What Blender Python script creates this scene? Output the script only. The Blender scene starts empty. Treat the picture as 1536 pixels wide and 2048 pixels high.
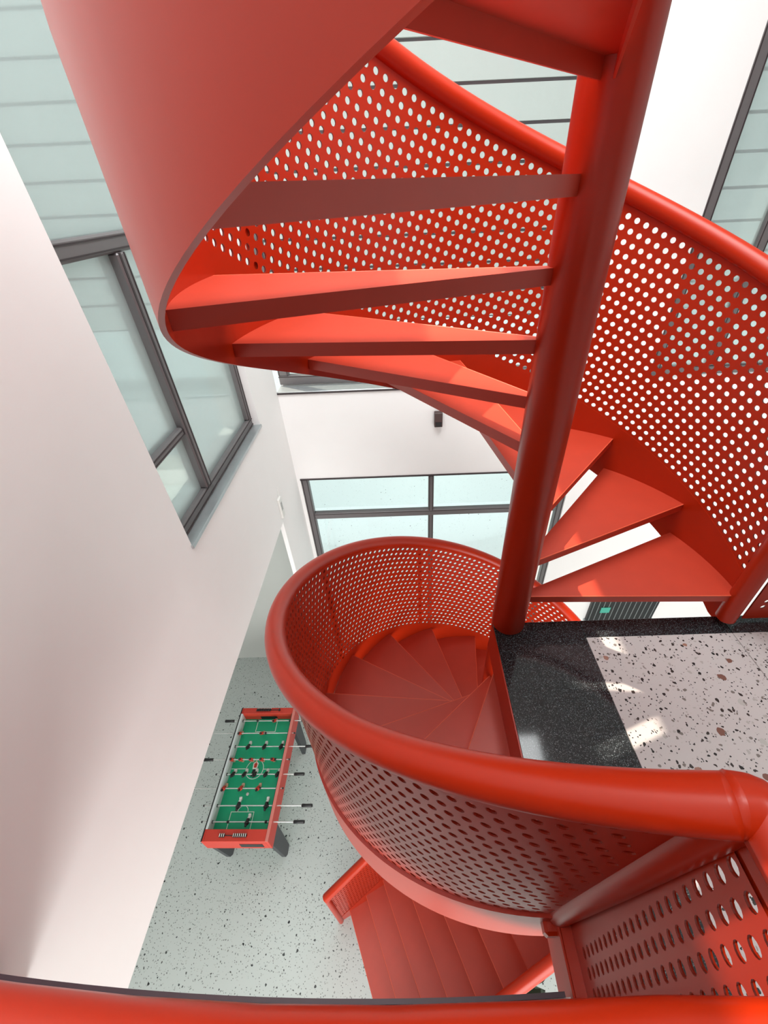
import bpy, math, random
from mathutils import Vector, Matrix
from math import sin, cos, pi, radians, sqrt

random.seed(7)
SC = bpy.context.scene
COL = SC.collection

# ------------------------------------------------------------------ camera
cam_d = bpy.data.cameras.new('camera')
cam = bpy.data.objects.new('camera', cam_d)
COL.objects.link(cam)
SC.camera = cam
F_PX, PITCH, YAW, ROLL, CX, CY = 826.972, 0.65091, -0.01453, -0.04456, 800.53, 1008.14
EYE = 1.65
_f = Vector((sin(YAW) * cos(PITCH), cos(YAW) * cos(PITCH), -sin(PITCH)))
_r = Vector((cos(YAW), -sin(YAW), 0))
_u = _r.cross(_f)
_r2 = cos(ROLL) * _r + sin(ROLL) * _u
_u2 = -sin(ROLL) * _r + cos(ROLL) * _u
cam.matrix_world = Matrix(((_r2.x, _u2.x, -_f.x, 0), (_r2.y, _u2.y, -_f.y, 0), (_r2.z, _u2.z, -_f.z, EYE), (0, 0, 0, 1)))
cam_d.sensor_fit = 'HORIZONTAL'
cam_d.sensor_width = 36
cam_d.lens = F_PX / 1536 * 36
cam_d.shift_x = (768 - CX) / 1536
cam_d.shift_y = (CY - 1024) / 1536
cam_d.clip_start = 0.02
cam_d.clip_end = 200

# ------------------------------------------------------------------ light
world = bpy.data.worlds.new('sky')
SC.world = world
world.use_nodes = True
bg = world.node_tree.nodes['Background']
bg.inputs[0].default_value = (0.98, 0.985, 1.0, 1)
bg.inputs[1].default_value = 1.6
def area(name, loc, rot, sx, sy, power, col=(1, .99, .97)):
    d = bpy.data.lights.new(name, 'AREA')
    d.shape = 'RECTANGLE'; d.size = sx; d.size_y = sy; d.energy = power; d.color = col
    o = bpy.data.objects.new(name, d); COL.objects.link(o)
    o.location = loc; o.rotation_euler = rot
    return o
area('overhead_fill', (0.3, 1.1, 4.22), (0, 0, 0), 2.7, 2.8, 208, (.95, 1, 1))  # added overhead fill lamp to brighten the room, not a known fixture
area('hall_fill', (0.5, -3.9, -2.2), (radians(90), 0, 0), 7, 3.4, 400)  # added fill lamp for the lower hall; no window stands behind it
sun_d = bpy.data.lights.new('sun', 'SUN')
sun_d.energy = 5.0; sun_d.angle = radians(0.6); sun_d.color = (1, .90, .74)
sun = bpy.data.objects.new('sun', sun_d); COL.objects.link(sun)
sun.rotation_euler = Vector((.45, -.26, -1)).to_track_quat('-Z', 'Y').to_euler()
SC.view_settings.view_transform = 'Standard'
SC.view_settings.look = 'None'
SC.view_settings.gamma = 1
SC.view_settings.use_curve_mapping = False
SC.view_settings.exposure = 0.33
SC.cycles.max_bounces = 8

# ------------------------------------------------------------------ materials
def new_mat(name):
    m = bpy.data.materials.new(name)
    m.use_nodes = True
    nt = m.node_tree
    return m, nt, nt.nodes['Principled BSDF']

def lin(c):
    return tuple(((v / 255) / 12.92 if v / 255 <= 0.04045 else ((v / 255 + 0.055) / 1.055) ** 2.4) for v in c) + (1,)

def plain(name, rgb, rough=0.5, noise=0.06, scale=30.0, metal=0.0, bump=0.0, spec=0.5):
    m, nt, b = new_mat(name)
    c = lin(rgb)
    tc = nt.nodes.new('ShaderNodeTexCoord')
    nz = nt.nodes.new('ShaderNodeTexNoise')
    nz.inputs['Scale'].default_value = scale
    nz.inputs['Detail'].default_value = 3
    nt.links.new(tc.outputs['Object'], nz.inputs['Vector'])
    mx = nt.nodes.new('ShaderNodeMix')
    mx.data_type = 'RGBA'
    mx.inputs[6].default_value = tuple(v * (1 - noise) for v in c[:3]) + (1,)
    mx.inputs[7].default_value = tuple(min(1, v * (1 + noise)) for v in c[:3]) + (1,)
    nt.links.new(nz.outputs['Fac'], mx.inputs[0])
    nt.links.new(mx.outputs[2], b.inputs['Base Color'])
    b.inputs['Roughness'].default_value = rough
    b.inputs['Metallic'].default_value = metal
    b.inputs['Specular IOR Level'].default_value = spec
    if bump:
        bp = nt.nodes.new('ShaderNodeBump')
        bp.inputs['Strength'].default_value = bump
        bp.inputs['Distance'].default_value = 0.002
        nt.links.new(nz.outputs['Fac'], bp.inputs['Height'])
        nt.links.new(bp.outputs[0], b.inputs['Normal'])
    return m

def terrazzo(name, base, rough, scale1, scale2, chips, dens=0.34):
    m, nt, b = new_mat(name)
    N, Lk = nt.nodes, nt.links
    tc = N.new('ShaderNodeTexCoord')
    nz = N.new('ShaderNodeTexNoise')
    nz.inputs['Scale'].default_value = 45
    Lk.new(tc.outputs['Object'], nz.inputs['Vector'])
    sub = N.new('ShaderNodeVectorMath')
    sub.operation = 'SCALE'
    sub.inputs['Scale'].default_value = 0.02
    Lk.new(nz.outputs['Color'], sub.inputs[0])
    add = N.new('ShaderNodeVectorMath')
    add.operation = 'ADD'
    Lk.new(tc.outputs['Object'], add.inputs[0])
    Lk.new(sub.outputs[0], add.inputs[1])
    cur = None
    b.inputs['Base Color'].default_value = lin(base)
    prev = lin(base)
    for k, (sc_, size, prob, ramp) in enumerate(chips):
        vo = N.new('ShaderNodeTexVoronoi')
        vo.inputs['Scale'].default_value = sc_
        Lk.new(add.outputs[0], vo.inputs['Vector'])
        lt = N.new('ShaderNodeMath'); lt.operation = 'LESS_THAN'; lt.inputs[1].default_value = size
        Lk.new(vo.outputs['Distance'], lt.inputs[0])
        sp = N.new('ShaderNodeSeparateColor')
        Lk.new(vo.outputs['Color'], sp.inputs[0])
        lp = N.new('ShaderNodeMath'); lp.operation = 'LESS_THAN'; lp.inputs[1].default_value = prob
        Lk.new(sp.outputs[0], lp.inputs[0])
        mu = N.new('ShaderNodeMath'); mu.operation = 'MULTIPLY'
        Lk.new(lt.outputs[0], mu.inputs[0]); Lk.new(lp.outputs[0], mu.inputs[1])
        cr = N.new('ShaderNodeValToRGB')
        cr.color_ramp.interpolation = 'CONSTANT'
        els = cr.color_ramp.elements
        els[0].color = lin(ramp[0])
        els[1].position = 1.0
        els[1].color = lin(ramp[-1])
        for i, c in enumerate(ramp[1:], 1):
            e = els.new(i / len(ramp)); e.color = lin(c)
        Lk.new(sp.outputs[1], cr.inputs[0])
        mx = N.new('ShaderNodeMix'); mx.data_type = 'RGBA'
        Lk.new(mu.outputs[0], mx.inputs[0])
        if cur is None: mx.inputs[6].default_value = prev
        else: Lk.new(cur, mx.inputs[6])
        Lk.new(cr.outputs[0], mx.inputs[7])
        cur = mx.outputs[2]
    Lk.new(cur, b.inputs['Base Color'])
    b.inputs['Roughness'].default_value = rough
    return m

def glass(name, tint, gloss=0.12, rough=0.02, diff=0.0):
    m = bpy.data.materials.new(name)
    m.use_nodes = True
    nt = m.node_tree
    nt.nodes.clear()
    out = nt.nodes.new('ShaderNodeOutputMaterial')
    tr = nt.nodes.new('ShaderNodeBsdfTransparent'); tr.inputs[0].default_value = lin(tint)
    gl = nt.nodes.new('ShaderNodeBsdfGlossy'); gl.inputs['Roughness'].default_value = rough
    df = nt.nodes.new('ShaderNodeBsdfTranslucent'); df.inputs[0].default_value = lin(tint)
    d2 = nt.nodes.new('ShaderNodeBsdfDiffuse'); d2.inputs[0].default_value = lin(tint)
    ad = nt.nodes.new('ShaderNodeMixShader'); ad.inputs[0].default_value = 0.5
    nt.links.new(df.outputs[0], ad.inputs[1]); nt.links.new(d2.outputs[0], ad.inputs[2])
    m1 = nt.nodes.new('ShaderNodeMixShader'); m1.inputs[0].default_value = diff
    nt.links.new(tr.outputs[0], m1.inputs[1]); nt.links.new(ad.outputs[0], m1.inputs[2])
    lw = nt.nodes.new('ShaderNodeFresnel'); lw.inputs[0].default_value = 1.45
    ma = nt.nodes.new('ShaderNodeMath'); ma.operation = 'MULTIPLY'; ma.inputs[1].default_value = gloss * 8
    ma.use_clamp = True
    nt.links.new(lw.outputs[0], ma.inputs[0])
    m2 = nt.nodes.new('ShaderNodeMixShader')
    nt.links.new(ma.outputs[0], m2.inputs[0])
    nt.links.new(m1.outputs[0], m2.inputs[1]); nt.links.new(gl.outputs[0], m2.inputs[2])
    nt.links.new(m2.outputs[0], out.inputs[0])
    return m

M = {}
M['red'] = plain('red_paint', (174, 39, 6), 0.33, 0.05, 14, spec=0.4)
M['red2'] = plain('red_paint_tread', (188, 58, 34), 0.44, 0.10, 9, spec=0.8)
M['edge'] = plain('red_edge_highlight', (222, 96, 66), 0.4, 0.12, 60)  # painted highlight: lighter red for the light caught along the nosings
M['wall'] = plain('white_plaster', (240, 239, 238), 0.85, 0.015, 6)
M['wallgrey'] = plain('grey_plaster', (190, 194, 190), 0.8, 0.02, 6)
M['walldim'] = plain('shade_toned_plaster', (120, 114, 110), 0.85, 0.02, 6)  # shade painted into the unseen wall, so the red reflects less white
M['slab'] = plain('painted_concrete', (222, 220, 216), 0.8, 0.03, 8)
M['frame'] = plain('grey_aluminium', (108, 104, 105), 0.4, 0.05, 20, metal=0.3)
M['framedark'] = plain('dark_frame_gasket', (48, 38, 40), 0.5, 0.05, 20)
M['silver'] = plain('brushed_sill', (176, 182, 184), 0.3, 0.12, 25, metal=0.6)
M['clad'] = plain('white_cladding', (197, 199, 196), 0.6, 0.02, 3)
M['groove'] = plain('cladding_groove', (120, 108, 112), 0.8, 0.05, 5)
M['granite'] = terrazzo('black_granite', (30, 32, 34), 0.07, 0, 0, [(420, 0.45, 0.55, [(52, 56, 60), (92, 98, 102), (40, 42, 46), (128, 136, 140)])])
M['terr'] = terrazzo('landing_terrazzo', (190, 183, 182), 0.12, 0, 0, [
    (95, 0.30, 0.50, [(150, 140, 138), (60, 56, 56), (182, 176, 172), (40, 38, 38)]),
    (48, 0.30, 0.42, [(44, 42, 42), (170, 164, 160), (58, 52, 50), (120, 112, 108)]),
    (14, 0.20, 0.30, [(150, 112, 98), (176, 172, 168), (120, 84, 74)])])
M['floor'] = terrazzo('hall_terrazzo', (190, 199, 196), 0.22, 0, 0, [
    (70, 0.32, 0.40, [(150, 158, 156), (96, 100, 100), (170, 176, 172), (120, 122, 120)]),
    (26, 0.19, 0.28, [(70, 74, 76), (140, 146, 142), (86, 90, 88)]),
    (8, 0.085, 0.5, [(46, 48, 50), (70, 74, 74)])])
M['ground'] = terrazzo('terrace_paving', (232, 240, 241), 0.7, 0, 0, [
    (9, 0.10, 0.22, [(80, 84, 88), (150, 156, 160)]), (30, 0.22, 0.2, [(180, 190, 194), (205, 214, 216)])])
M['glass_tint'] = glass('green_tinted_glass', (224, 234, 233), 0.08, 0.06, 0.32)
M['glass_clear'] = glass('clear_glass', (246, 250, 249), 0.03, 0.01, 0.0)
M['black'] = plain('black_plastic', (24, 24, 26), 0.4, 0.05, 40)
M['darkgrey'] = plain('dark_grey_laminate', (58, 60, 64), 0.45, 0.06, 30)
M['brownbox'] = plain('dark_brown_metal', (70, 48, 46), 0.5, 0.05, 40)
M['tabred'] = plain('red_laminate', (196, 56, 40), 0.45, 0.04, 30)
M['tabpink'] = plain('pale_red_edge', (206, 122, 112), 0.5, 0.05, 30)
M['tabwhite'] = plain('white_laminate', (206, 216, 216), 0.45, 0.04, 30)
M['pitch'] = plain('green_pitch', (14, 172, 124), 0.45, 0.06, 18)
M['line'] = plain('white_print', (232, 240, 232), 0.6, 0.02, 30)
M['chrome'] = plain('chrome_rod', (214, 218, 216), 0.25, 0.03, 30, metal=0.7)
M['skin'] = plain('player_skin', (214, 176, 150), 0.5, 0.04, 30)
M['leaf'] = plain('dark_leaf', (36, 50, 34), 0.45, 0.25, 25)
M['pot'] = plain('dark_pot', (40, 36, 34), 0.6, 0.1, 25)
M['green'] = plain('green_sign', (70, 170, 150), 0.5, 0.05, 25)
M['white'] = plain('white_plastic', (228, 228, 224), 0.4, 0.02, 25)
M['trim'] = plain('dark_slab_trim', (76, 58, 66), 0.5, 0.08, 25)

# ------------------------------------------------------------------ mesh helpers
class MB:
    def __init__(s):
        s.v, s.f, s.n, s.sm = [], [], [], []
    def add(s, vs, fs, ns=None, smooth=False):
        o = len(s.v)
        s.v += [tuple(p) for p in vs]
        s.n += list(ns) if ns else [None] * len(vs)
        for f in fs:
            s.f.append(tuple(i + o for i in f)); s.sm.append(smooth)
    def box(s, x0, x1, y0, y1, z0, z1):
        x0, x1 = min(x0, x1), max(x0, x1); y0, y1 = min(y0, y1), max(y0, y1); z0, z1 = min(z0, z1), max(z0, z1)
        v = [(x0, y0, z0), (x1, y0, z0), (x1, y1, z0), (x0, y1, z0), (x0, y0, z1), (x1, y0, z1), (x1, y1, z1), (x0, y1, z1)]
        s.add(v, [(3, 2, 1, 0), (4, 5, 6, 7), (0, 1, 5, 4), (1, 2, 6, 5), (2, 3, 7, 6), (3, 0, 4, 7)])
        return s
    def bbox(s, x0, x1, y0, y1, z0, z1, b=0.004):
        # box with chamfered vertical and horizontal edges
        b = min(b, (x1 - x0) * .45, (y1 - y0) * .45, (z1 - z0) * .45)
        xs, ys, zs = (x0, x1), (y0, y1), (z0, z1)
        vid, vs = {}, []
        for i in (0, 1):
            for j in (0, 1):
                for k in (0, 1):
                    sx, sy, sz = (1, -1)[i], (1, -1)[j], (1, -1)[k]
                    for a in range(3):
                        p = [xs[i] + sx * b, ys[j] + sy * b, zs[k] + sz * b]
                        p[a] = (xs[i], ys[j], zs[k])[a]
                        vid[(i, j, k, a)] = len(vs); vs.append(tuple(p))
        fs = []
        for i in (0, 1):
            fs.append([vid[(i, *q, 0)] for q in ((0, 0), (1, 0), (1, 1), (0, 1))])
            fs.append([vid[(q[0], i, q[1], 1)] for q in ((0, 0), (0, 1), (1, 1), (1, 0))])
            fs.append([vid[(*q, i, 2)] for q in ((0, 0), (1, 0), (1, 1), (0, 1))])
        for p in (0, 1):
            for q in (0, 1):
                fs.append([vid[(0, p, q, 1)], vid[(1, p, q, 1)], vid[(1, p, q, 2)], vid[(0, p, q, 2)]])
                fs.append([vid[(p, 0, q, 0)], vid[(p, 1, q, 0)], vid[(p, 1, q, 2)], vid[(p, 0, q, 2)]])
                fs.append([vid[(p, q, 0, 0)], vid[(p, q, 1, 0)], vid[(p, q, 1, 1)], vid[(p, q, 0, 1)]])
                for k in (0, 1):
                    fs.append([vid[(p, q, k, 0)], vid[(p, q, k, 1)], vid[(p, q, k, 2)]])
        c = Vector(((x0 + x1) / 2, (y0 + y1) / 2, (z0 + z1) / 2))
        out = []
        for f in fs:
            a, b2, d = (Vector(vs[f[t]]) for t in (0, 1, 2))
            nn = (b2 - a).cross(d - a)
            m = sum((Vector(vs[t]) for t in f), Vector()) / len(f) - c
            out.append(tuple(f) if nn.dot(m) > 0 else tuple(reversed(f)))
        s.add(vs, out)
        return s
    def prism(s, poly, z0, z1):
        n = len(poly)
        ar = sum(poly[i][0] * poly[(i + 1) % n][1] - poly[(i + 1) % n][0] * poly[i][1] for i in range(n))
        if ar < 0: poly = poly[::-1]
        v = [(x, y, z0) for x, y in poly] + [(x, y, z1) for x, y in poly]
        f = [tuple(range(n - 1, -1, -1)), tuple(range(n, 2 * n))]
        f += [(i, (i + 1) % n, (i + 1) % n + n, i + n) for i in range(n)]
        s.add(v, f)
        return s
    def tube(s, pts, r, n=14, caps=True, radii=None, round_cap=False):
        P = [Vector(p) for p in pts]
        ring, nor = [], []
        up = Vector((0, 0, 1))
        d0 = (P[1] - P[0]).normalized()
        if abs(d0.dot(up)) > 0.95: up = Vector((1, 0, 0))
        a = d0.cross(up).normalized()
        for i, p in enumerate(P):
            d = (P[min(i + 1, len(P) - 1)] - P[max(i - 1, 0)]).normalized()
            a = (a - d * a.dot(d)).normalized()
            b = d.cross(a)
            rr = radii[i] if radii else r
            for k in range(n):
                t = 2 * pi * k / n
                o = a * cos(t) + b * sin(t)
                ring.append(p + o * rr); nor.append(tuple(o))
        fs = []
        for i in range(len(P) - 1):
            for k in range(n):
                fs.append((i * n + k, i * n + (k + 1) % n, (i + 1) * n + (k + 1) % n, (i + 1) * n + k))
        s.add(ring, fs, nor, True)
        if caps:
            for base, dr in ((0, -1), ((len(P) - 1) * n, 1)):
                d = ((P[1] - P[0]) if dr < 0 else (P[-1] - P[-2])).normalized() * dr
                rr = (radii[0 if dr < 0 else -1] if radii else r)
                cp = P[0] if dr < 0 else P[-1]
                rim = [ring[base + k] for k in range(n)]
                rim2 = [cp + (q - cp) * 0.7 + d * rr * 0.3 for q in rim]
                vs = rim + rim2 + [cp + d * rr * 0.34]
                ns = [tuple(((q - cp).normalized() + d * .3).normalized()) for q in rim] + [tuple(((q - cp).normalized() + d * 1.3).normalized()) for q in rim] + [tuple(d)]
                fs = []
                for k in range(n):
                    k2 = (k + 1) % n
                    q = (k, k2, k2 + n, k + n); t_ = (k + n, k2 + n, 2 * n)
                    fs += [q, t_] if dr > 0 else [tuple(reversed(q)), tuple(reversed(t_))]
                s.add(vs, fs, ns, True)
        return s
    def lathe(s, prof, c=(0, 0, 0), n=24):
        v, f = [], []
        for r, z in prof:
            for k in range(n):
                t = 2 * pi * k / n
                v.append((c[0] + r * cos(t), c[1] + r * sin(t), c[2] + z))
        for i in range(len(prof) - 1):
            for k in range(n):
                f.append((i * n + k, i * n + (k + 1) % n, (i + 1) * n + (k + 1) % n, (i + 1) * n + k))
        s.add(v, f, None, True)
        s.add([v[k] for k in range(n)], [tuple(range(n - 1, -1, -1))]) if prof[0][0] > 1e-4 else None
        s.add([v[(len(prof) - 1) * n + k] for k in range(n)], [tuple(range(n))]) if prof[-1][0] > 1e-4 else None
        return s
    def mesh(s, name, mat):
        me = bpy.data.meshes.new(name)
        me.from_pydata(s.v, [], s.f)
        if any(s.sm): me.polygons.foreach_set('use_smooth', s.sm)
        me.materials.append(M[mat] if isinstance(mat, str) else mat)
        me.update()
        if any(x is not None for x in s.n):
            vn = [Vector(v.normal) for v in me.vertices]
            me.normals_split_custom_set_from_vertices([tuple(x) if x is not None else (0, 0, 0) for x in s.n])
        return me
    def build(s, name, mat, parent=None):
        return put(s.mesh(name, mat), name, parent)

def put(me, name, parent=None, loc=None, rz=None):
    o = bpy.data.objects.new(name, me)
    COL.objects.link(o)
    if parent: o.parent = parent
    if loc: o.location = loc
    if rz is not None: o.rotation_euler = (0, 0, rz)
    return o

def thing(name, label, cat, loc=(0, 0, 0), group=None):
    o = bpy.data.objects.new(name, None)
    o.empty_display_size = 0.05
    COL.objects.link(o)
    o.location = loc
    tag(o, label, cat, group)
    return o

def tag(o, label, cat, group=None):
    o['label'] = label; o['category'] = cat
    if group: o['group'] = group
    return o

def struct(o, label=None):
    o['kind'] = 'structure'
    if label: o['label'] = label
    return o

def empty_struct(name, label):
    o = bpy.data.objects.new(name, None)
    o.empty_display_size = 0.05
    COL.objects.link(o)
    return struct(o, label)

# ------------------------------------------------------------------ dimensions
XC, YC = 0.46616, 1.21338          # stair axis
RS = 0.985                          # radius of the guard plate
RC = 0.0748                         # column radius
H1, D1, T1 = 0.18469, 0.44073, -0.03682
H2, D2, T2 = 0.19106, 0.39712, 4.63600
TOPZ = 4.3
FLOOR = -22 * H2                    # hall floor
XW = -1.18                          # left wall face
YF = 3.79                           # far wall face
XE, YE = 0.393, 1.21                # landing corner at the column
YN = 0.066                          # landing edge under the camera
RAIL = 0.036
RAILZ = 1.035

# ------------------------------------------------------------------ structure
fl = MB().box(-6, 6.5, -4, YF, FLOOR - 0.3, FLOOR).build('floor', 'floor')
struct(fl, 'grey speckled terrazzo floor of the lower hall')

# left wall: upper part with window opening, jamb beyond the wide opening below
LZ = -0.86
wy0, wy1, wz0, wz1 = 1.685, 3.143, 0.125, TOPZ
w = MB()
w.box(XW - 0.3, XW, -4, wy0, LZ, TOPZ)
w.box(XW - 0.3, XW, wy0, wy1, LZ, wz0)
w.box(XW - 0.3, XW, wy1, YF, LZ, TOPZ)
w.box(XW - 0.04, XW, 3.076, YF, FLOOR, LZ)
struct(w.build('wall_left', 'wall'), 'white plaster wall on the left above a wide opening')
# side room beyond the opening
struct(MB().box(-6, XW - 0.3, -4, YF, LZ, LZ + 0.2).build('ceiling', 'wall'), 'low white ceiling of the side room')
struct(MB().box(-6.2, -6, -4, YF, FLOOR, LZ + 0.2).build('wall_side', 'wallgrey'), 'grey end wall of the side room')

# far wall with lower and upper window openings
def wall_with_holes(name, mat, xs, zs, holes, y0, y1, label):
    m = MB()
    for i in range(len(xs) - 1):
        for k in range(len(zs) - 1):
            cxm, czm = (xs[i] + xs[i + 1]) / 2, (zs[k] + zs[k + 1]) / 2
            if any(a < cxm < b and c < czm < d for a, b, c, d in holes): continue
            m.box(xs[i], xs[i + 1], y0, y1, zs[k], zs[k + 1])
    return struct(m.build(name, mat), label)
HEAD, SILL = -0.846, 0.142
LWX0, LWX1 = -1.142, 1.84
UWX0, UWX1 = -1.17, 1.70
RWX0, RWX1 = 2.33, 6.3
wall_with_holes('wall_back', 'wall', [XW, LWX0, UWX0 + .06, LWX1 - .14, LWX1, RWX0, RWX1, 6.5][0:1] + sorted({LWX0, LWX1, UWX1, RWX0, RWX1, 6.5}),
                [FLOOR, FLOOR + 0.12, HEAD, SILL, TOPZ],
                [(LWX0, LWX1, FLOOR + 0.12, HEAD), (XW, UWX1, SILL, TOPZ), (RWX0, RWX1, SILL, TOPZ)], YF, YF + 0.3,
                'white far wall between the window bands')
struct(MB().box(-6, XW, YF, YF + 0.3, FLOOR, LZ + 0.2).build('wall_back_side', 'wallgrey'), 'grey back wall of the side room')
struct(MB().box(6.5, 6.8, -4, YF + .3, FLOOR, TOPZ).build('wall_right', 'wall'), 'white wall closing the hall on the right')

struct(MB().box(-6, 6.8, -4.2, -4, FLOOR, TOPZ).build('wall_front', 'walldim'), 'wall behind the viewer with its shade put into the colour')

rf = MB(); rf.box(-1.0, 6.8, -4.2, YF + .3, TOPZ, TOPZ + .3)  # slot left open on the left, added to let narrow sun patches in
struct(rf.build('ceiling_main', 'wall'), 'unseen white ceiling with a slot added along the left wall for sun patches')
struct(MB().box(-3.6, XW - .3, -4.2, YF + .3, TOPZ, TOPZ + .2).build('added_sun_blocker', 'wall'), 'added unseen slab outside the left wall that blocks sun from the window')  # unseen slab added to keep direct sun out of the left window

def frame_rect(root, pts_bars, mat='frame'):
    for nm, b in pts_bars:
        m = MB()
        m.bbox(*b, 0.006)
        o = m.build(nm, mat, root)

# window 1: left wall, recessed
root = empty_struct('window_1', 'tall green tinted window in the left wall with grey frame')
fx0, fx1 = XW - 0.13, XW - 0.055
my = 2.16
def lbar(nm, y0, y1, z0, z1, d=0.0, mat='frame'):
    o = MB().bbox(fx0 - d, fx1 + d, y0, y1, z0, z1, 0.008).build(nm, mat, root)
    # thin dark gasket lines on the room side
    g = MB()
    if (y1 - y0) > (z1 - z0):
        g.box(fx1 + d - .001, fx1 + d + .003, y0, y1, z0 + .012, z0 + .018)
        g.box(fx1 + d - .001, fx1 + d + .003, y0, y1, z1 - .018, z1 - .012)
    else:
        g.box(fx1 + d - .001, fx1 + d + .003, y0 + .008, y0 + .022, z0, z1)
        g.box(fx1 + d - .001, fx1 + d + .003, y1 - .02, y1 - .012, z0, z1)
    g.build('gasket', 'framedark', o)
    return o
lbar('frame_bar', wy0 - .02, wy1, wz0 + .01, wz0 + .085)
lbar('frame_bar', wy1 - .075, wy1, wz0 + .085, wz1)
lbar('frame_bar', wy0 - .02, wy0 + .04, wz0 + .085, wz1)
lbar('mullion', my - .035, my + .035, wz0 + .085, 1.47, 0.012)
lbar('transom', wy0 + .04, my - .035, 0.575, 0.63)
lbar('transom', wy0 + .04, wy1 - .075, 1.47, 1.545, .005)
MB().bbox(fx1, XW + .012, wy0 - .01, wy1 + .01, wz0 - .012, wz0 + .012, .003).build('window_sill', 'silver', root)
px = (fx0 + fx1) / 2
for (a, b, c, d) in ((wy0 + .04, my - .035, wz0 + .085, .575), (wy0 + .04, my - .035, .63, 1.47), (wy0 + .04, wy1 - .075, 1.545, wz1), (my + .035, wy1 - .075, wz0 + .085, 1.47)):
    MB().box(px - .006, px + .006, a - .01, b + .01, c - .01, d + .01).build('pane', 'glass_tint', root)

# window 2: lower band of the far wall
def xbar(root, nm, x0, x1, z0, z1, yo=0.0, dp=0.07, gk=True):
    y0, y1 = YF + yo, YF + yo + dp
    o = MB().bbox(x0, x1, y0, y1, z0, z1, 0.006).build(nm, 'frame', root)
    if gk:
        g = MB()
        if (x1 - x0) > (z1 - z0):
            g.box(x0, x1, y0 - .003, y0 + .001, z1 - .014, z1 - .007)
        else:
            g.box(x0 + .007, x0 + .014, y0 - .003, y0 + .001, z0, z1)
            g.box(x1 - .014, x1 - .007, y0 - .003, y0 + .001, z0, z1)
        g.build('gasket', 'framedark', o)
    return o
r2 = empty_struct('window_2', 'lower grey framed window band in the far wall')
lz0 = FLOOR + .12
TRZ = -1.385
mul = [0.30]
xbar(r2, 'frame_bar', LWX0, LWX1, HEAD - .03, HEAD, .02)
MB().box(LWX0, LWX1, YF - .012, YF + .03, HEAD - .012, HEAD + .004).build('head_trim', 'framedark', r2)
xbar(r2, 'frame_bar', LWX0, LWX0 + .075, lz0, HEAD - .03, .02)
xbar(r2, 'frame_bar', LWX1 - .07, LWX1, lz0, HEAD - .03, .02)
xbar(r2, 'frame_bar', LWX0 + .075, LWX1 - .07, lz0, lz0 + .06, .02)
xbar(r2, 'transom', LWX0 + .075, LWX1 - .07, TRZ - .045, TRZ + .035, .012)
for x in mul: xbar(r2, 'mullion', x - .03, x + .03, lz0 + .06, HEAD - .03, .016)
for a, b in ((LWX0 + .075, .27), (.33, LWX1 - .07)):
    for c, d in ((lz0 + .06, TRZ - .045), (TRZ + .035, HEAD - .03)):
        MB().box(a - .01, b + .01, YF + .05, YF + .06, c - .01, d + .01).build('pane', 'glass_clear', r2)

# window 3: upper band of the far wall
r3 = empty_struct('window_3', 'wide upper window of the far wall above a silver sill')
uf = 0.15
xbar(r3, 'frame_bar', XW, UWX1, SILL + .02, SILL + .11, uf)
xbar(r3, 'frame_bar', XW, XW + .10, SILL + .11, TOPZ, uf)
xbar(r3, 'frame_bar', UWX1 - .08, UWX1, SILL + .11, TOPZ, uf)
MB().box(XW + .10, UWX1 - .08, YF + uf + .03, YF + uf + .04, SILL + .10, TOPZ).build('pane', 'glass_clear', r3)
MB().bbox(XW, UWX1, YF - .01, YF + uf + .02, SILL - .012, SILL + .012, .003).build('window_sill', 'silver', r3)
MB().box(XW, UWX1, YF - .014, YF - .008, SILL - .012, SILL + .004).build('sill_edge', 'framedark', r3)

# window 4: right window of the far wall
r4 = empty_struct('window_4', 'green tinted window right of the white pillar')
xbar(r4, 'frame_bar', RWX0, RWX1, SILL + .02, SILL + .09, .06)
for x in (2.33, 2.87, 3.55, 4.3): xbar(r4, 'mullion', x, x + .085, SILL + .09, TOPZ, .0 if x < 2.4 else .04)
for a, b in ((2.41, 2.87), (2.95, 3.55), (3.63, 4.3), (4.38, RWX1)):
    MB().box(a, b, YF + .07, YF + .08, SILL + .08, TOPZ).build('pane', 'glass_tint', r4)

# landing slab
ls = MB()
edge_y = lambda x: YN + .045 * x * x
ls.prism([(XE + .004, YE)] + [(XE + .004 + (XW - XE - .004) * i / 16, edge_y(XE + .004 + (XW - XE - .004) * i / 16)) for i in range(17)] + [(XW, -2.6), (4.2, -2.6), (4.2, YE)], -0.19, -0.02)
lo = struct(ls.build('floor_landing', 'slab'), 'landing slab of the upper level')
def tile(nm, x0, x1, y0, y1, mat):
    g = .0012
    MB().bbox(x0 + g, x1 - g, y0 + g, y1 - g, -0.02, 0.0, .001).build(nm, mat, lo)
tile('granite_slab', XE, .800, YN, YE, 'granite')
for a, b in ((.80, 1.46), (1.46, 2.12), (2.12, 2.78), (2.78, 3.44), (3.44, 4.2)):
    tile('granite_slab', a, b, YE - .092, YE, 'granite')
    ys = [YE - .092]
    while ys[-1] > -2.5: ys.append(max(ys[-1] - .66, -2.6))
    for y1_, y0_ in zip(ys, ys[1:]): tile('terrazzo_tile', a, b, y0_, y1_, 'terr')
for a, b in ((XW, -.52), (-.52, .14), (.14, .80)):
    for y1_, y0_ in ((YN, -.6), (-.6, -1.26), (-1.26, -1.92), (-1.92, -2.6)): tile('terrazzo_tile', a, b, y0_, y1_, 'terr')
tr = [(XW + (XE - .03 - XW) * i / 16) for i in range(17)]
MB().prism([(x, edge_y(x) + .009) for x in tr] + [(x, edge_y(x) - .001) for x in reversed(tr)], -.06, .004).build('edge_trim', 'trim', lo)
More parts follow.
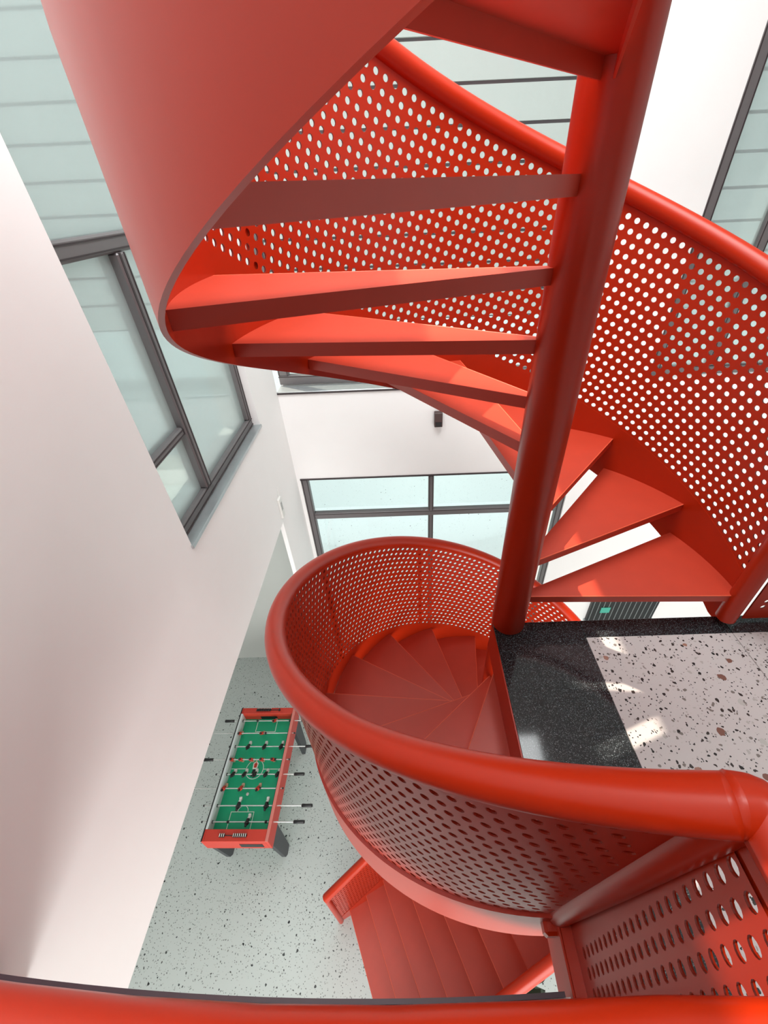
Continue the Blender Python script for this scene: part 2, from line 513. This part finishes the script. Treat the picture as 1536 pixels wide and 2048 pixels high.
MB().box(XE - .004, XE + .004, YN, YE, -.19, -.003).build('edge_fascia', 'red', lo)

# exterior
struct(MB().box(-14, 16, YF + .3, 30, FLOOR - .5, FLOOR - .1).build('ground', 'ground'), 'pale speckled paving outside the windows')
struct(MB().box(-14, -6.2, -10, YF + .3, FLOOR - .5, FLOOR - .1).build('ground_side', 'ground'), 'pale paving outside on the left')
bld = thing('neighbouring_building', 'white neighbouring building clad in horizontal boards outside the windows', 'building', (0, 7.8, FLOOR))
MB().box(-14, 16, 0.05, .4, -.1, 15).build('backing_wall', 'groove', bld)
pm = MB().box(-3.0, 3.0, 0, .05, 0.02, .42 - .02).mesh('cladding_board', 'clad')
z0 = 3.165 - FLOOR
z0 -= .42 * int(z0 / .42)
MB().box(-14, 16, -.02, .05, -.1, z0 + .42 * 9).build('plinth', 'ground', bld)
for k in range(9, 34):
    for x in (-11, -4.996, 1.008, 7.012, 13.016):
        put(pm, 'cladding_board', bld, (x + (.0 if k % 2 else .55), 0, z0 + .42 * k))

# ------------------------------------------------------------------ guard geometry
def arc_path(c, r, t_ref):
    """unrolled coordinate s (metres, ccw) -> point and outward normal"""
    def f(s):
        t = t_ref + s / r
        return (c[0] + r * cos(t), c[1] + r * sin(t)), (cos(t), sin(t))
    return f
def var_path(c, r, t_ref):
    def f(s):
        t = t_ref + s / r
        rr = r - .03 * max(0, 1 - (t - t_ref) / radians(60))
        return (c[0] + rr * cos(t), c[1] + rr * sin(t)), (cos(t), sin(t))
    return f
def line_path(p, d, nrm):
    def f(s):
        return (p[0] + d[0] * s, p[1] + d[1] * s), nrm
    return f

def sheet(mb, path, s0, s1, zl, zh, th, n, off=0.0):
    """solid curved plate between heights zl(s) and zh(s)"""
    outs, inns = [], []
    A, B, NA, NB = [], [], [], []
    for i in range(n + 1):
        s = s0 + (s1 - s0) * i / n
        (x, y), (nx, ny) = path(s)
        for z in (zl(s), zh(s)):
            A.append((x + nx * (off + th / 2), y + ny * (off + th / 2), z)); NA.append((nx, ny, 0))
            B.append((x + nx * (off - th / 2), y + ny * (off - th / 2), z)); NB.append((-nx, -ny, 0))
    fa = [(2 * i, 2 * i + 2, 2 * i + 3, 2 * i + 1) for i in range(n)]
    mb.add(A, fa, NA, True)
    mb.add(B, [tuple(reversed(f)) for f in fa], NB, True)
    top, bot = [], []
    for i in range(n + 1):
        top += [A[2 * i + 1], B[2 * i + 1]]; bot += [A[2 * i], B[2 * i]]
    q = [(2 * i, 2 * i + 2, 2 * i + 3, 2 * i + 1) for i in range(n)]
    mb.add(top, q, [(0, 0, 1)] * len(top)); mb.add(bot, [tuple(reversed(f)) for f in q], [(0, 0, -1)] * len(bot))
    for e in (0, n):
        (x, y), (nx, ny) = path(s0 + (s1 - s0) * e / n)
        d = (-ny, nx, 0) if e else (ny, -nx, 0)
        mb.add([A[2 * e], A[2 * e + 1], B[2 * e + 1], B[2 * e]], [(0, 1, 2, 3) if e == 0 else (3, 2, 1, 0)], [d] * 4)

def perforated(mb, path, s0, s1, zref, m, lo, hi, th, pu=.0412, pv=.0398, hr=.0110, nseg=12, margin=.006, cut=None, u_off=0.0):
    """plate with real round holes. zref = height of the reference line at s0, slope m. lo/hi vertical offsets."""
    q = sqrt(1 + m * m)
    vlo, vhi = lo / q, hi / q
    nr = max(1, round((vhi - vlo) / pv)); pv = (vhi - vlo) / nr
    def P(u, v, side):
        s = s0 + (u - m * v) / q
        z = zref + (m * u + v) / q
        (x, y), (nx, ny) = path(s)
        o = side * th / 2
        return (x + nx * o, y + ny * o, z), (nx * side, ny * side, 0)
    U1 = (s1 - s0) * q
    circ = [(cos(2 * pi * (k + .5) / nseg), sin(2 * pi * (k + .5) / nseg)) for k in range(nseg)]
    for j in range(nr):
        v0, v1 = vlo + j * pv, vlo + (j + 1) * pv
        a0, a1 = m * v0, m * v1
        lo_u = max(a0, a1) + margin
        hi_u = min(a0, a1) + U1 - .006
        i0 = math.ceil((lo_u - u_off) / pu); i1 = math.floor((hi_u - u_off) / pu)
        ub, ue = u_off + i0 * pu, u_off + i1 * pu
        for side in (1, -1):
            if cut and cut[1] < s1 - 1e-6 and cut[0] > s0 + 1e-6: break
            for qi, quad in enumerate((((a0, v0), (ub, v0), (ub, v1), (a1, v1)), ((ue, v0), (a0 + U1, v0), (a1 + U1, v1), (ue, v1)))):
                if cut and ((qi == 0 and cut[0] > s0 + 1e-6) or (qi == 1 and cut[1] < s1 - 1e-6)): continue
                pn = [P(u, v, side) for u, v in quad]
                mb.add([p for p, _ in pn], [(0, 1, 2, 3) if side > 0 else (3, 2, 1, 0)], [n for _, n in pn], True)
        vc = (v0 + v1) / 2
        for i in range(i0, i1):
            u0 = u_off + i * pu; uc = u0 + pu / 2
            if cut:
                sc_ = s0 + (uc - m * vc) / q
                if not (cut[0] <= sc_ < cut[1]) and not (cut[1] >= s1 - 1e-6 and sc_ >= cut[1]) and not (cut[0] <= s0 + 1e-6 and sc_ < cut[0]): continue
            vs, ns = [], []
            for side in (1, -1):
                for u, v in ((u0 + pu, v1), (u0, v1), (u0, v0), (u0 + pu, v0)):
                    p, n_ = P(u, v, side); vs.append(p); ns.append(n_)
                for cx_, cy_ in circ:
                    p, n_ = P(uc + hr * cx_, vc + hr * cy_, side); vs.append(p); ns.append(n_)
            fs = []
            qn = nseg // 4
            for b, sd in ((0, 1), (4 + nseg, -1)):
                for k in range(4):
                    c_ = b + k
                    for t in range(qn - 1):
                        f = (c_, b + 4 + k * qn + t + 1, b + 4 + k * qn + t)
                        fs.append(f if sd > 0 else f[::-1])
                    last = b + 4 + k * qn + qn - 1; nxt = b + 4 + ((k + 1) * qn) % nseg
                    f = (c_, b + (k + 1) % 4, nxt, last)
                    fs.append(f if sd > 0 else f[::-1])
            for k in range(nseg):
                k2 = (k + 1) % nseg
                fs.append((4 + k2, 4 + k, 4 + nseg + 4 + k, 4 + nseg + 4 + k2))
            mb.add(vs, fs, ns, True)

def tread_mesh(r0, r1, d, th=.006, dp=.04, n=7):
    """wedge pan: top plate with flanges turned down at front and rear; spans angle 0..d"""
    m = MB()
    arc = [(r1 * cos(d * i / n), r1 * sin(d * i / n)) for i in range(n + 1)]
    poly = [(r0, 0)] + arc + [(r0 * cos(d), r0 * sin(d))]
    m.prism(poly, -th, 0)
    t = .005
    m.prism([(r0, 0), (r1, 0), (r1, t), (r0, t)], -dp, -th)
    c, s_ = cos(d), sin(d)
    m.prism([(r0 * c, r0 * s_), (r1 * c, r1 * s_), (r1 * c + t * s_, r1 * s_ - t * c), (r0 * c + t * s_, r0 * s_ - t * c)], -dp, -th)
    return m
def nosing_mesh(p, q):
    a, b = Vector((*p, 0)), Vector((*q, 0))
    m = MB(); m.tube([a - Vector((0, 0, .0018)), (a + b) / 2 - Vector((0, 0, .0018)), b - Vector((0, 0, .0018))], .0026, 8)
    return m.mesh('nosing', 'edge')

# ------------------------------------------------------------------ upper flight
up = thing('spiral_staircase', 'red spiral stair climbing from the landing with perforated guard, seen above', 'staircase', (XC, YC, 0))
LOC = (0, 0)
NU = 14
MB().lathe([(RC - .004, 0.0), (RC, .006), (RC, TOPZ)], n=40).build('center_column', 'red', up)
tm = tread_mesh(.05, RS - .003, D1).mesh('tread', 'red2')
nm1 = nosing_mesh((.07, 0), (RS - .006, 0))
for k in range(1, NU + 1):
    t_ = put(tm, 'tread', up, (0, 0, k * H1), T1 + (k - 1) * D1)
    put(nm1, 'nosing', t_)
m1 = H1 / (D1 * RS)
pth = arc_path((0, 0), RS, T1)
zn = lambda s: H1 + m1 * s
S1 = RS * D1 * NU
sb = MB(); sheet(sb, pth, 0, S1, lambda s: max(zn(s) - .25, -.03), lambda s: zn(s) + .075, .010, 150)
sb.build('stringer', 'red', up)
npan = 7
for i in range(npan):
    a, b = S1 * i / npan, S1 * (i + 1) / npan
    pb = MB()
    perforated(pb, pth, 0, S1, zn(0), m1, .075, .912, .006, cut=(a, b))
    sheet(pb, pth, a, b, lambda s: zn(s) + .912, lambda s: zn(s) + .945, .006, 22)
    pb.build('guard_panel', 'red', up)
for s in (RS * (radians(160) - T1),):
    stp = MB(); sheet(stp, pth, s - .014, s + .014, lambda t: zn(t) + .05, lambda t: zn(t) + .94, .006, 2, .0075)
    stp.build('joint_strap', 'red', up)
pts = []
for i in range(0, 141):
    s = S1 * i / 140
    (x, y), _ = pth(s)
    pts.append((x, y, zn(s) + .962))
MB().tube(pts, RAIL, 20).build('handrail', 'red', up)
(x, y), _ = pth(0)
MB().tube([(x, y, 0.036), (x, y, .4), (x, y, .8), (x, y, H1 + .95)], RAIL + .004, 20).build('end_post', 'red', up)

# ------------------------------------------------------------------ lower flight
lw = thing('spiral_staircase', 'red spiral stair winding down from the landing to the hall floor, perforated bowl guard', 'staircase', (XC, YC, FLOOR))
UPZ = -FLOOR
MB().lathe([(RC, 0.0), (RC, UPZ - .20)], n=40).build('center_column', 'red', lw)
# column beside the landing edge, below the upper base
MB().lathe([(RC - .002, UPZ - .20), (RC - .002, UPZ - .002)], n=40).build('column_head', 'red', lw)
PHE = radians(-66)
J0 = (T2 - PHE) / D2
G2 = 0.189
tm2 = tread_mesh(.05, .995 - .003, D2 + .05).mesh('tread', 'red2')
for j in range(1, 15):
    t_ = put(tm2, 'tread', lw, (0, 0, UPZ - j * H2), T2 - j * D2)
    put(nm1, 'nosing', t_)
ue, te = (cos(PHE), sin(PHE)), (sin(PHE), -cos(PHE))     # radial and travel direction of the exit run
def ex(a, o): return (ue[0] * a + te[0] * o, ue[1] * a + te[1] * o)
# winder that turns into the straight run
a14 = T2 - 14 * D2
o15 = (15 - J0) * G2
m = MB(); poly = [(.05 * cos(a14), .05 * sin(a14))] + [((RS - .003) * cos(t), (RS - .003) * sin(t)) for t in (a14, (a14 + PHE) / 2, PHE)] + [ex(RS - .003, o15), ex(-.115, o15), ex(-.115, 0)]
m.prism(poly, -.006, 0)
p, q = ex(RS - .003, o15), ex(-.115, o15); p2, q2 = ex(RS - .003, o15 - .005), ex(-.115, o15 - .005)
m.prism([p, q, q2, p2], -.04, -.006)
put(m.mesh('tread', 'red2'), 'tread', lw, (0, 0, UPZ - 15 * H2))
m = MB(); m.prism([ex(RS - .003, -.03), ex(RS - .003, G2), ex(-.115, G2), ex(-.115, -.03)], -.006, 0)
m.prism([ex(RS - .003, G2 - .005), ex(RS - .003, G2), ex(-.115, G2), ex(-.115, G2 - .005)], -.04, -.006)
m.prism([ex(RS - .003, -.03), ex(RS - .003, -.025), ex(-.115, -.025), ex(-.115, -.03)], -.04, -.006)
sm = m.mesh('tread', 'red2')
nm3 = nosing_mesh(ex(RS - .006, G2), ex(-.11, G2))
for j in range(16, 22):
    o = ex(0, o15 + (j - 16) * G2)
    t_ = put(sm, 'tread', lw, (o[0], o[1], UPZ - j * H2))
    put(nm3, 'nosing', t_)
# outer guard: arc, with s measured ccw from the exit tangent point, then the straight run
m2 = H2 / (D2 * .995)
RL = .995
SA = RL * (T2 - PHE)                   # arc length of the spiral guard
pA = var_path((0, 0), RL, PHE)
ze = UPZ - J0 * H2
znA = lambda s: ze + m2 * s
def flare_pt(p, dr=.045):
    t = math.atan2(p[1], p[0])
    if t < PHE: t += 2 * pi
    if math.hypot(p[0], p[1]) < .9: return p
    k = min(max((t - radians(236)) / (T2 - radians(236)), 0), 1)
    hgt = min(max((p[2] - znA(RL * (t - PHE))) / 1.0, 0), 1.1)
    f = 1 + dr * k * k * hgt / RL
    return (p[0] * f, p[1] * f, p[2])
sb = MB(); sheet(sb, pA, 0, SA, lambda s: znA(s) - .25, lambda s: znA(s) + .05, .016, 160, .006)
sb.build('stringer', 'red', lw)
npan = 7
for i in range(npan):
    a, b = SA * i / npan, SA * (i + 1) / npan
    pb = MB()
    perforated(pb, pA, 0, SA, znA(0), m2, .05, .925, .006, cut=(a, b))
    sheet(pb, pA, a, b, lambda s: znA(s) + .925, lambda s: znA(s) + .955, .006, 22)
    pb.v = [flare_pt(p) for p in pb.v]
    pb.build('guard_panel', 'red', lw)
for s in (RL * (radians(112) - PHE), RL * (radians(158) - PHE)):
    stp = MB(); sheet(stp, pA, s - .014, s + .014, lambda t: znA(t) + .05, lambda t: znA(t) + .94, .006, 2, .0075)
    stp.build('joint_strap', 'red', lw)
LX = (21.6 - J0) * G2
m3 = H2 / G2
def straight(a_off, o0, name_end):
    p0 = ex(a_off, o0)
    pl = line_path(p0, te, (-ue[0], -ue[1]))
    z0_ = ze - m3 * o0
    zs = lambda s: z0_ - m3 * s
    Ls = LX - o0
    b1 = MB(); sheet(b1, pl, 0, Ls, lambda s: max(zs(s) - .25, 0), lambda s: max(zs(s) + .05, .03), .012, 12)
    b1.build('stringer', 'red', lw)
    b2 = MB()
    perforated(b2, pl, 0, Ls, zs(0), -m3, .05, .90, .006)
    sheet(b2, pl, 0, Ls, lambda s: zs(s) + .90, lambda s: zs(s) + .95, .006, 4)
    b2.build('guard_panel', 'red', lw)
    (xe, ye), _ = pl(Ls)
    MB().tube([(xe, ye, 0.0), (xe, ye, .4), (xe, ye, zs(Ls) + .93)], .026, 16).build('end_post', 'red', lw)
    return pl, zs, Ls
plo, zso, Lso = straight(.965, 0.0, 'outer')
pli, zsi, Lsi = straight(-.118, 0.0, 'inner')
pts = []
for i in range(141):
    s = SA * (1 - i / 140)
    (x, y), _ = pA(s)
    t = i / 140
    zz = znA(s) + .975 + (RAILZ - .975) * max(0, 1 - t / .1) ** 1.5
    pts.append(flare_pt((x, y, zz)))
for i in range(1, 11):
    s = Lso * i / 10
    (x, y), _ = plo(s); pts.append((x, y, zso(s) + .975))
MB().tube(pts, RAIL, 20).build('handrail', 'red', lw)
pts = [(*pli(Lsi * i / 10)[0], zsi(Lsi * i / 10) + .975) for i in range(11)]
MB().tube(pts, RAIL, 20).build('handrail', 'red', lw)

# ------------------------------------------------------------------ landing guards
lg = thing('landing_guardrail', 'red perforated guardrail along the landing edge with the handrail nearest the viewer', 'guardrail', (XE, YN, 0))
xb, yb, _ = flare_pt((*pA(SA)[0], znA(SA) + 1.0))
XP = XC + xb - XE                     # plane of the side guard, relative to lg
YB = YC + yb - YN                     # far end of the side guard
XP = 0.027
XL = XW - XE
side = line_path((XP, YB), (0, -1), (-1, 0))
LS = YB + YN + .012
pb = MB(); perforated(pb, side, -.05, LS, 0, 0, .06, .94, .006, pu=.0345, pv=.0405, hr=.0112, margin=.062, u_off=.070)
sheet(pb, side, -.05, LS, lambda s: 0.0, lambda s: .06, .006, 2)
sheet(pb, side, 0, LS, lambda s: .95, lambda s: 1.0, .006, 2)
pb.build('guard_panel', 'red', lg)
near = line_path((XP, YB - LS), (-1, 0), (0, 1))
LN = XP - XL - .01
pb = MB(); perforated(pb, near, .02, LN, 0, 0, .06, .95, .006, pu=.0372, pv=.0372, hr=.0112)
sheet(pb, near, .02, LN, lambda s: 0.0, lambda s: .06, .006, 2)
sheet(pb, near, .02, LN, lambda s: .95, lambda s: 1.0, .006, 2)
pb.build('guard_panel', 'red', lg)
yn = YB - LS
bow = lambda x: .12 * (x + XE) ** 2
rp = [(xb + XC - XE, yb + YC - YN, RAILZ), (XP - .02, YB - .002, RAILZ)]
for i in range(1, 6):
    t = pi / 2 * i / 5
    rp.append((XP - .02 + .02 * sin(t), YB - .002 - .02 + .02 * cos(t), RAILZ))
rp.append((XP, yn + .07, RAILZ))
for i in range(1, 9):
    t = pi / 2 * i / 8
    rp.append((XP - .07 + .07 * cos(t), yn + .07 - .07 * sin(t), RAILZ))
for i in range(1, 13):
    xx = XP - .07 - (LN - .07) * i / 12
    rp.append((xx, yn + bow(xx) * min(1, i / 2), RAILZ))
MB().tube(rp, RAIL, 20).build('handrail', 'red', lg)
MB().tube([(.0, YB + .05, .0), (.008, YB + .025, .5), (.016, YB, RAILZ)], .032, 18).build('corner_post', 'red', lg)
MB().bbox(-.006, XP + .004, .0, YB + .03, .0005, .008, .002).build('base_angle', 'red', lg)
MB().bbox(-.012, -.005, -.02, YB + .03, -.16, .010, .003).build('edge_flat', 'red', lg)
bk = MB().bbox(-.045, .0, YB + .005, YB + .05, -.06, -.01, .008)
bk.build('bracket', 'red', lg)

rg = thing('landing_guardrail', 'red perforated guardrail beyond the end post at the back of the landing', 'guardrail', (1.535, YE - .03, 0))
back = line_path((0, 0), (1, 0), (0, -1))
pb = MB(); perforated(pb, back, 0, 2.6, 0, 0, .08, .95, .006, pu=.0372, pv=.0372, hr=.0112)
sheet(pb, back, 0, 2.6, lambda s: 0.02, lambda s: .08, .006, 2)
sheet(pb, back, 0, 2.6, lambda s: .95, lambda s: 1.0, .006, 2)
pb.build('guard_panel', 'red', rg)
MB().tube([(0, 0, RAILZ), (1.3, 0, RAILZ), (2.6, 0, RAILZ)], RAIL, 20).build('handrail', 'red', rg)
for x in (1.3, 2.6):
    MB().tube([(x, 0, 0), (x, 0, .5), (x, 0, RAILZ)], .024, 14).build('post', 'red', rg)

# ------------------------------------------------------------------ table football
TB = (-1.765, 1.88, FLOOR)
TZ = 0.87
ft = thing('football_table', 'red table football game with green pitch standing on the hall floor', 'game table', TB)
ft.rotation_euler = (0, 0, radians(-1.2))
HX, HY = .332, .652
def tp(nm, mat, b, bev=.003, parent=ft): return MB().bbox(*b, bev).build(nm, mat, parent)
sr = tp('side_panel', 'tabred', (HX - .03, HX, -HY, HY, TZ - .22, TZ - .004))
tp('top_edge', 'tabpink', (HX - .03, HX, -HY, HY, TZ - .004, TZ), .001, sr)
tp('inner_trim', 'black', (HX - .034, HX - .03, -HY + .1, HY - .07, TZ - .02, TZ + .001), .001, sr)
sl = tp('side_panel', 'tabred', (-HX, -HX + .03, -HY, HY, TZ - .22, TZ - .004))
tp('top_edge', 'black', (-HX, -HX + .012, -HY, HY, TZ - .004, TZ + .002), .001, sl)
tp('inner_face', 'tabwhite', (-HX + .03, -HX + .034, -HY + .1, HY - .07, TZ - .14, TZ - .001), .001, sl)
tp('top_strip', 'tabwhite', (-HX + .012, -HX + .034, -HY + .1, HY - .07, TZ - .004, TZ), .001, sl)
tp('end_panel', 'tabred', (-HX + .03, HX - .03, -HY, -HY + .10, TZ - .22, TZ - .002))
tp('end_panel', 'tabred', (-HX + .03, HX - .03, HY - .07, HY, TZ - .22, TZ - .002))
tp('ball_return', 'black', (.03, .26, -HY - .003, -HY + .002, TZ - .17, TZ - .08), .001)
pf = tp('pitch', 'pitch', (-HX + .03, HX - .03, -HY + .10, HY - .07, TZ - .16, TZ - .14), .001)
ZP = TZ - .14
def mark(nm, polys, z=ZP + .0008, mat='line'):
    m = MB()
    for pl in polys: m.prism(pl, ZP - .0005, z)
    m.build(nm, mat, pf)
def seg(x0, y0, x1, y1, w=.006):
    dx, dy = x1 - x0, y1 - y0; l = sqrt(dx * dx + dy * dy); ox, oy = -dy / l * w / 2, dx / l * w / 2
    return [(x0 + ox, y0 + oy), (x0 - ox, y0 - oy), (x1 - ox, y1 - oy), (x1 + ox, y1 + oy)]
def arcs(cx_, cy_, r, a0, a1, n=28, w=.006):
    return [seg(cx_ + r * cos(a0 + (a1 - a0) * i / n), cy_ + r * sin(a0 + (a1 - a0) * i / n), cx_ + r * cos(a0 + (a1 - a0) * (i + 1) / n), cy_ + r * sin(a0 + (a1 - a0) * (i + 1) / n), w) for i in range(n)]
cy0 = .03
mark('centre_circle', arcs(-.03, cy0, .097, 0, 2 * pi))
mark('halfway_line', [seg(-.295, cy0 + .004, -.128, cy0 + .004)])
mark('halfway_line', [seg(.067, cy0, .235, cy0)])
mark('penalty_box', [seg(-.161, -.55, -.161, -.37), seg(-.164, -.37, .083, -.37), seg(.08, -.37, .08, -.55)] + arcs(-.04, -.37, .055, 0, pi, 16))
mark('penalty_box', [seg(-.138, .58, -.138, .432), seg(-.141, .432, .102, .432), seg(.099, .432, .099, .58)])
em = MB()
mark('emblem', [[(-.055, .03), (-.005, .03), (.0, .09), (-.02, .105), (-.04, .105), (-.06, .09)]], ZP + .001, 'line')
mark('emblem', [[(-.045, .045), (-.015, .045), (-.012, .085), (-.03, .098), (-.048, .085)]], ZP + .0014, 'tabred')
mark('emblem', [[(-.06, -.045), (-.045, -.045), (-.03, .0), (-.015, -.045), (.0, -.045), (-.012, .03), (-.048, .03)]], ZP + .0014, 'black')
mark('emblem', [[(-.04, .098), (-.02, .098), (-.02, .118), (-.04, .118)]], ZP + .0016, 'skin')
# goals and score counters
for y, s in ((-HY + .10, 1), (HY - .07, -1)):
    tp('goal_mouth', 'black', (-.10, .10, y - .002, y + .002, ZP + .002, ZP + .07), .0005)
for y, x0, x1 in ((-HY + .047, -.165, .115), (HY - .03, -.145, .15)):
    c = thing('x', 'x', 'x'); bpy.data.objects.remove(c)
    b0 = tp('score_counter', 'black', (x0, x1, y - .003, y + .003, TZ - .002, TZ + .006), .001)
    for i in range(10):
        xx = x0 + .012 + (i * .020 if i < 3 else (x1 - x0) - .024 - (9 - i) * .020)
        if y > 0: xx = x0 + .012 + i * .020 if i < 9 else x1 - .012
        bead = MB().lathe([(.004, -.016), (.0085, -.014), (.0085, .014), (.004, .016)], n=8)
        ob = bead.build('score_bead', 'black', b0); ob.rotation_euler = (pi / 2, 0, 0); ob.location = (xx, y, TZ + .008)
    nm = MB()
    for i in range(9):
        xx = x0 + .008 + (i * .020)
        if y > 0: nm.box(xx, xx + .010, y + .018, y + .026, TZ - .002, TZ + .0015)
    if y > 0: nm.build('number_strip', 'line', b0)
    else:
        nm = MB()
        for i in range(10):
            xx = x0 + .012 + (i * .020 if i < 3 else (x1 - x0) - .024 - (9 - i) * .020)
            nm.box(xx - .003, xx + .003, y - .012, y + .014, TZ + .013, TZ + .0175)
        nm.build('number_strip', 'line', b0)
# players
def player_mesh():
    m = MB()
    m.bbox(-.012, .012, -.012, .012, -.03, .025, .004)      # torso
    m.bbox(-.018, .018, -.008, .008, .002, .02, .004)       # shoulders
    return m
pl_body_r = player_mesh().mesh('shirt', 'tabred'); pl_body_b = player_mesh().mesh('shirt', 'black')
head_m = MB().lathe([(.001, .024), (.008, .026), (.010, .036), (.007, .046), (.001, .049)], n=10)
head_r = head_m.mesh('head', 'black')
def legs_mesh(mat): return MB().bbox(-.010, .010, -.008, .008, -.058, -.028, .003).bbox(-.011, .011, -.012, .016, -.074, -.056, .003).mesh('legs', mat)
legs_r = legs_mesh('skin'); legs_b = legs_mesh('white')
ZR = TZ - .06
RODS = [  # y, x left end, x right end, handle side, players, kind, tilt, stops
    (.523, -.40, .42, -1, [.087], 'r', .5, [-.115, .278]),
    (.381, -.62, .36, -1, [-.289, -.027], 'r', .45, [.02]),
    (.234, -.36, .52, 1, [-.145, .044, .238], 'b', .9, []),
    (.098, -.50, .36, -1, [-.290, -.187, -.069, .05, .174], 'r', .25, [.205]),
    (-.049, -.41, .45, 1, [-.229, -.102, .012, .135, .265], 'b', .8, []),
    (-.183, -.60, .355, -1, [-.285, -.101, .086], 'r', .7, [.11]),
    (-.339, -.435, .59, 1, [-.076, .217], 'b', 1.2, [-.06, .235]),
    (-.478, -.40, .535, 1, [.061], 'b', 1.0, [-.135, .255])]
HANDLE = MB().lathe([(.012, 0), (.016, .004), (.015, .05), (.0165, .10), (.014, .112), (.004, .114)], n=14).mesh('handle', 'black')
for y, xa, xb_, hs, pls, kd, tilt, stops in RODS:
    rod = MB().tube([(xa, y, ZR), (0, y, ZR), (xb_, y, ZR)], .0065, 10).build('rod', 'chrome', ft)
    hd = put(HANDLE, 'handle', rod, (xa if hs < 0 else xb_, y, ZR)); hd.rotation_euler = (0, -pi / 2 if hs < 0 else pi / 2, 0)
    tx = xb_ if hs < 0 else xa
    cap = MB().lathe([(.009, 0), (.010, .004), (.010, .014), (.003, .016)], n=12).build('end_cap', 'black', rod)
    cap.location = (tx - .006 if tx > 0 else tx + .006, y, ZR); cap.rotation_euler = (0, pi / 2 if tx > 0 else -pi / 2, 0)
    for sx in (-1, 1):
        bsh = MB().lathe([(.012, -.012), (.015, -.008), (.015, .008), (.012, .012)], n=12).build('bushing', 'black', rod)
        bsh.location = (sx * (HX - .03), y, ZR); bsh.rotation_euler = (0, pi / 2, 0)
    for x in stops:
        st = MB().lathe([(.011, -.012), (.013, -.008), (.013, .008), (.011, .012)], n=12).build('rod_stop', 'black', rod)
        st.location = (x, y, ZR); st.rotation_euler = (0, pi / 2, 0)
    for x in pls:
        for me, nm in ((pl_body_r if kd == 'r' else pl_body_b, 'player_shirt'), (head_r, 'player_head'), (legs_r if kd == 'r' else legs_b, 'player_legs')):
            po = put(me, nm, rod, (x, y, ZR)); po.rotation_euler = (tilt, 0, 0); po.scale = (1.3, 1.3, 1.15)
# legs: splayed tapering boards
for sx in (-1, 1):
    for sy in (-1, 1):
        m = MB()
        top_ = [(sx * (HX - .05), sy * (HY - .02)), (sx * (HX - .05), sy * (HY - .20))]
        x0, x1 = sx * (HX - .045), sx * (HX - .002)
        prof = [(sy * (HY - .02), TZ - .22), (sy * (HY - .20), TZ - .22), (sy * (HY - .18), .0), (sy * (HY - .095), 0.0), (sy * (HY - .06), .06)]
        v = [(x0, a, b) for a, b in prof] + [(x1, a, b) for a, b in prof]
        n = len(prof)
        fs = [tuple(range(n)), tuple(range(2 * n - 1, n - 1, -1))] + [(i + n, (i + 1) % n + n, (i + 1) % n, i) for i in range(n)]
        if sx * sy < 0: fs = [f[::-1] for f in fs]
        m.add(v, fs)
        m.build('leg', 'darkgrey', ft)
# drop the legs' top corners inside the box is avoided: they start at its underside
ball = MB().lathe([(.001, -.016), (.009, -.0135), (.0155, -.004), (.0155, .004), (.009, .0135), (.001, .016)], n=14).build('table_ball', 'white')
tag(ball, 'small white ball lying on the green table football pitch', 'ball')
ball.location = (TB[0] - .036, TB[1] - .215, FLOOR + ZP + .017)

# ------------------------------------------------------------------ small things
sw = thing('wall_thermostat', 'small white control box high on the left wall beside the opening', 'control', (XW, 3.10, -.70))
MB().bbox(0, .022, -.035, .035, -.11, .11, .004).build('case', 'white', sw)
for i in range(5): MB().box(.0215, .0235, -.025, .012, -.02 + i * .018, -.013 + i * .018).build('louvre', 'frame', sw)
MB().tube([(.004, .02, .11), (.005, .03, .15), (.004, .05, .19)], .003, 6).build('cable', 'white', sw)

wl = thing('wall_box', 'small dark brown box fixed to the white band of the far wall', 'wall box', (.359, YF, -.175))
MB().bbox(-.04, .04, -.06, 0, -.075, .075, .004).build('case', 'brownbox', wl)
MB().box(-.03, .03, -.0625, -.059, -.065, -.02).build('lower_lens', 'black', wl)

gr = thing('wall_grille', 'black grille with thin pale bars at the foot of the far wall', 'grille', (3.08, YF, -3.47))
MB().bbox(-.5, .45, -.05, 0, 0, .75, .004).build('backing', 'black', gr)
for i in range(13): MB().box(-.47 + i * .073, -.464 + i * .073, -.054, -.049, .02, .73).build('bar', 'silver', gr)
MB().box(-.52, .47, -.06, 0, -.03, 0).build('ledge', 'silver', gr)
MB().box(-.35, -.22, -.06, -.052, .19, .30).build('green_sign', 'green', gr)

# plant on the hall floor
plx = thing('potted_plant', 'dark leafy plant in a pot on the hall floor beyond the stair foot', 'plant', (.80, .27, FLOOR))
MB().lathe([(.08, 0), (.11, .2), (.12, .22), (.10, .22)], n=20).build('pot', 'pot', plx)
for i in range(16):
    a = i * 2.4; l = .16 + .1 * random.random(); tl = .3 + .5 * random.random()
    pts = [(0, 0, .2), (cos(a) * l * .3, sin(a) * l * .3, .2 + tl * .5), (cos(a) * l * .75, sin(a) * l * .75, .2 + tl * .75), (cos(a) * l * 1.2, sin(a) * l * 1.2, .2 + tl * .7)]
    wd = [.004, .02, .03, .003]
    m = MB(); v = []; f = []
    for (x, y, z), w_ in zip(pts, wd):
        v += [(x - sin(a) * w_, y + cos(a) * w_, z), (x, y, z - .006), (x + sin(a) * w_, y - cos(a) * w_, z)]
    for k in range(3):
        f += [(3 * k, 3 * k + 1, 3 * k + 4, 3 * k + 3), (3 * k + 1, 3 * k + 2, 3 * k + 5, 3 * k + 4)]
    m.add(v, f); m.build('leaf', 'leaf', plx)
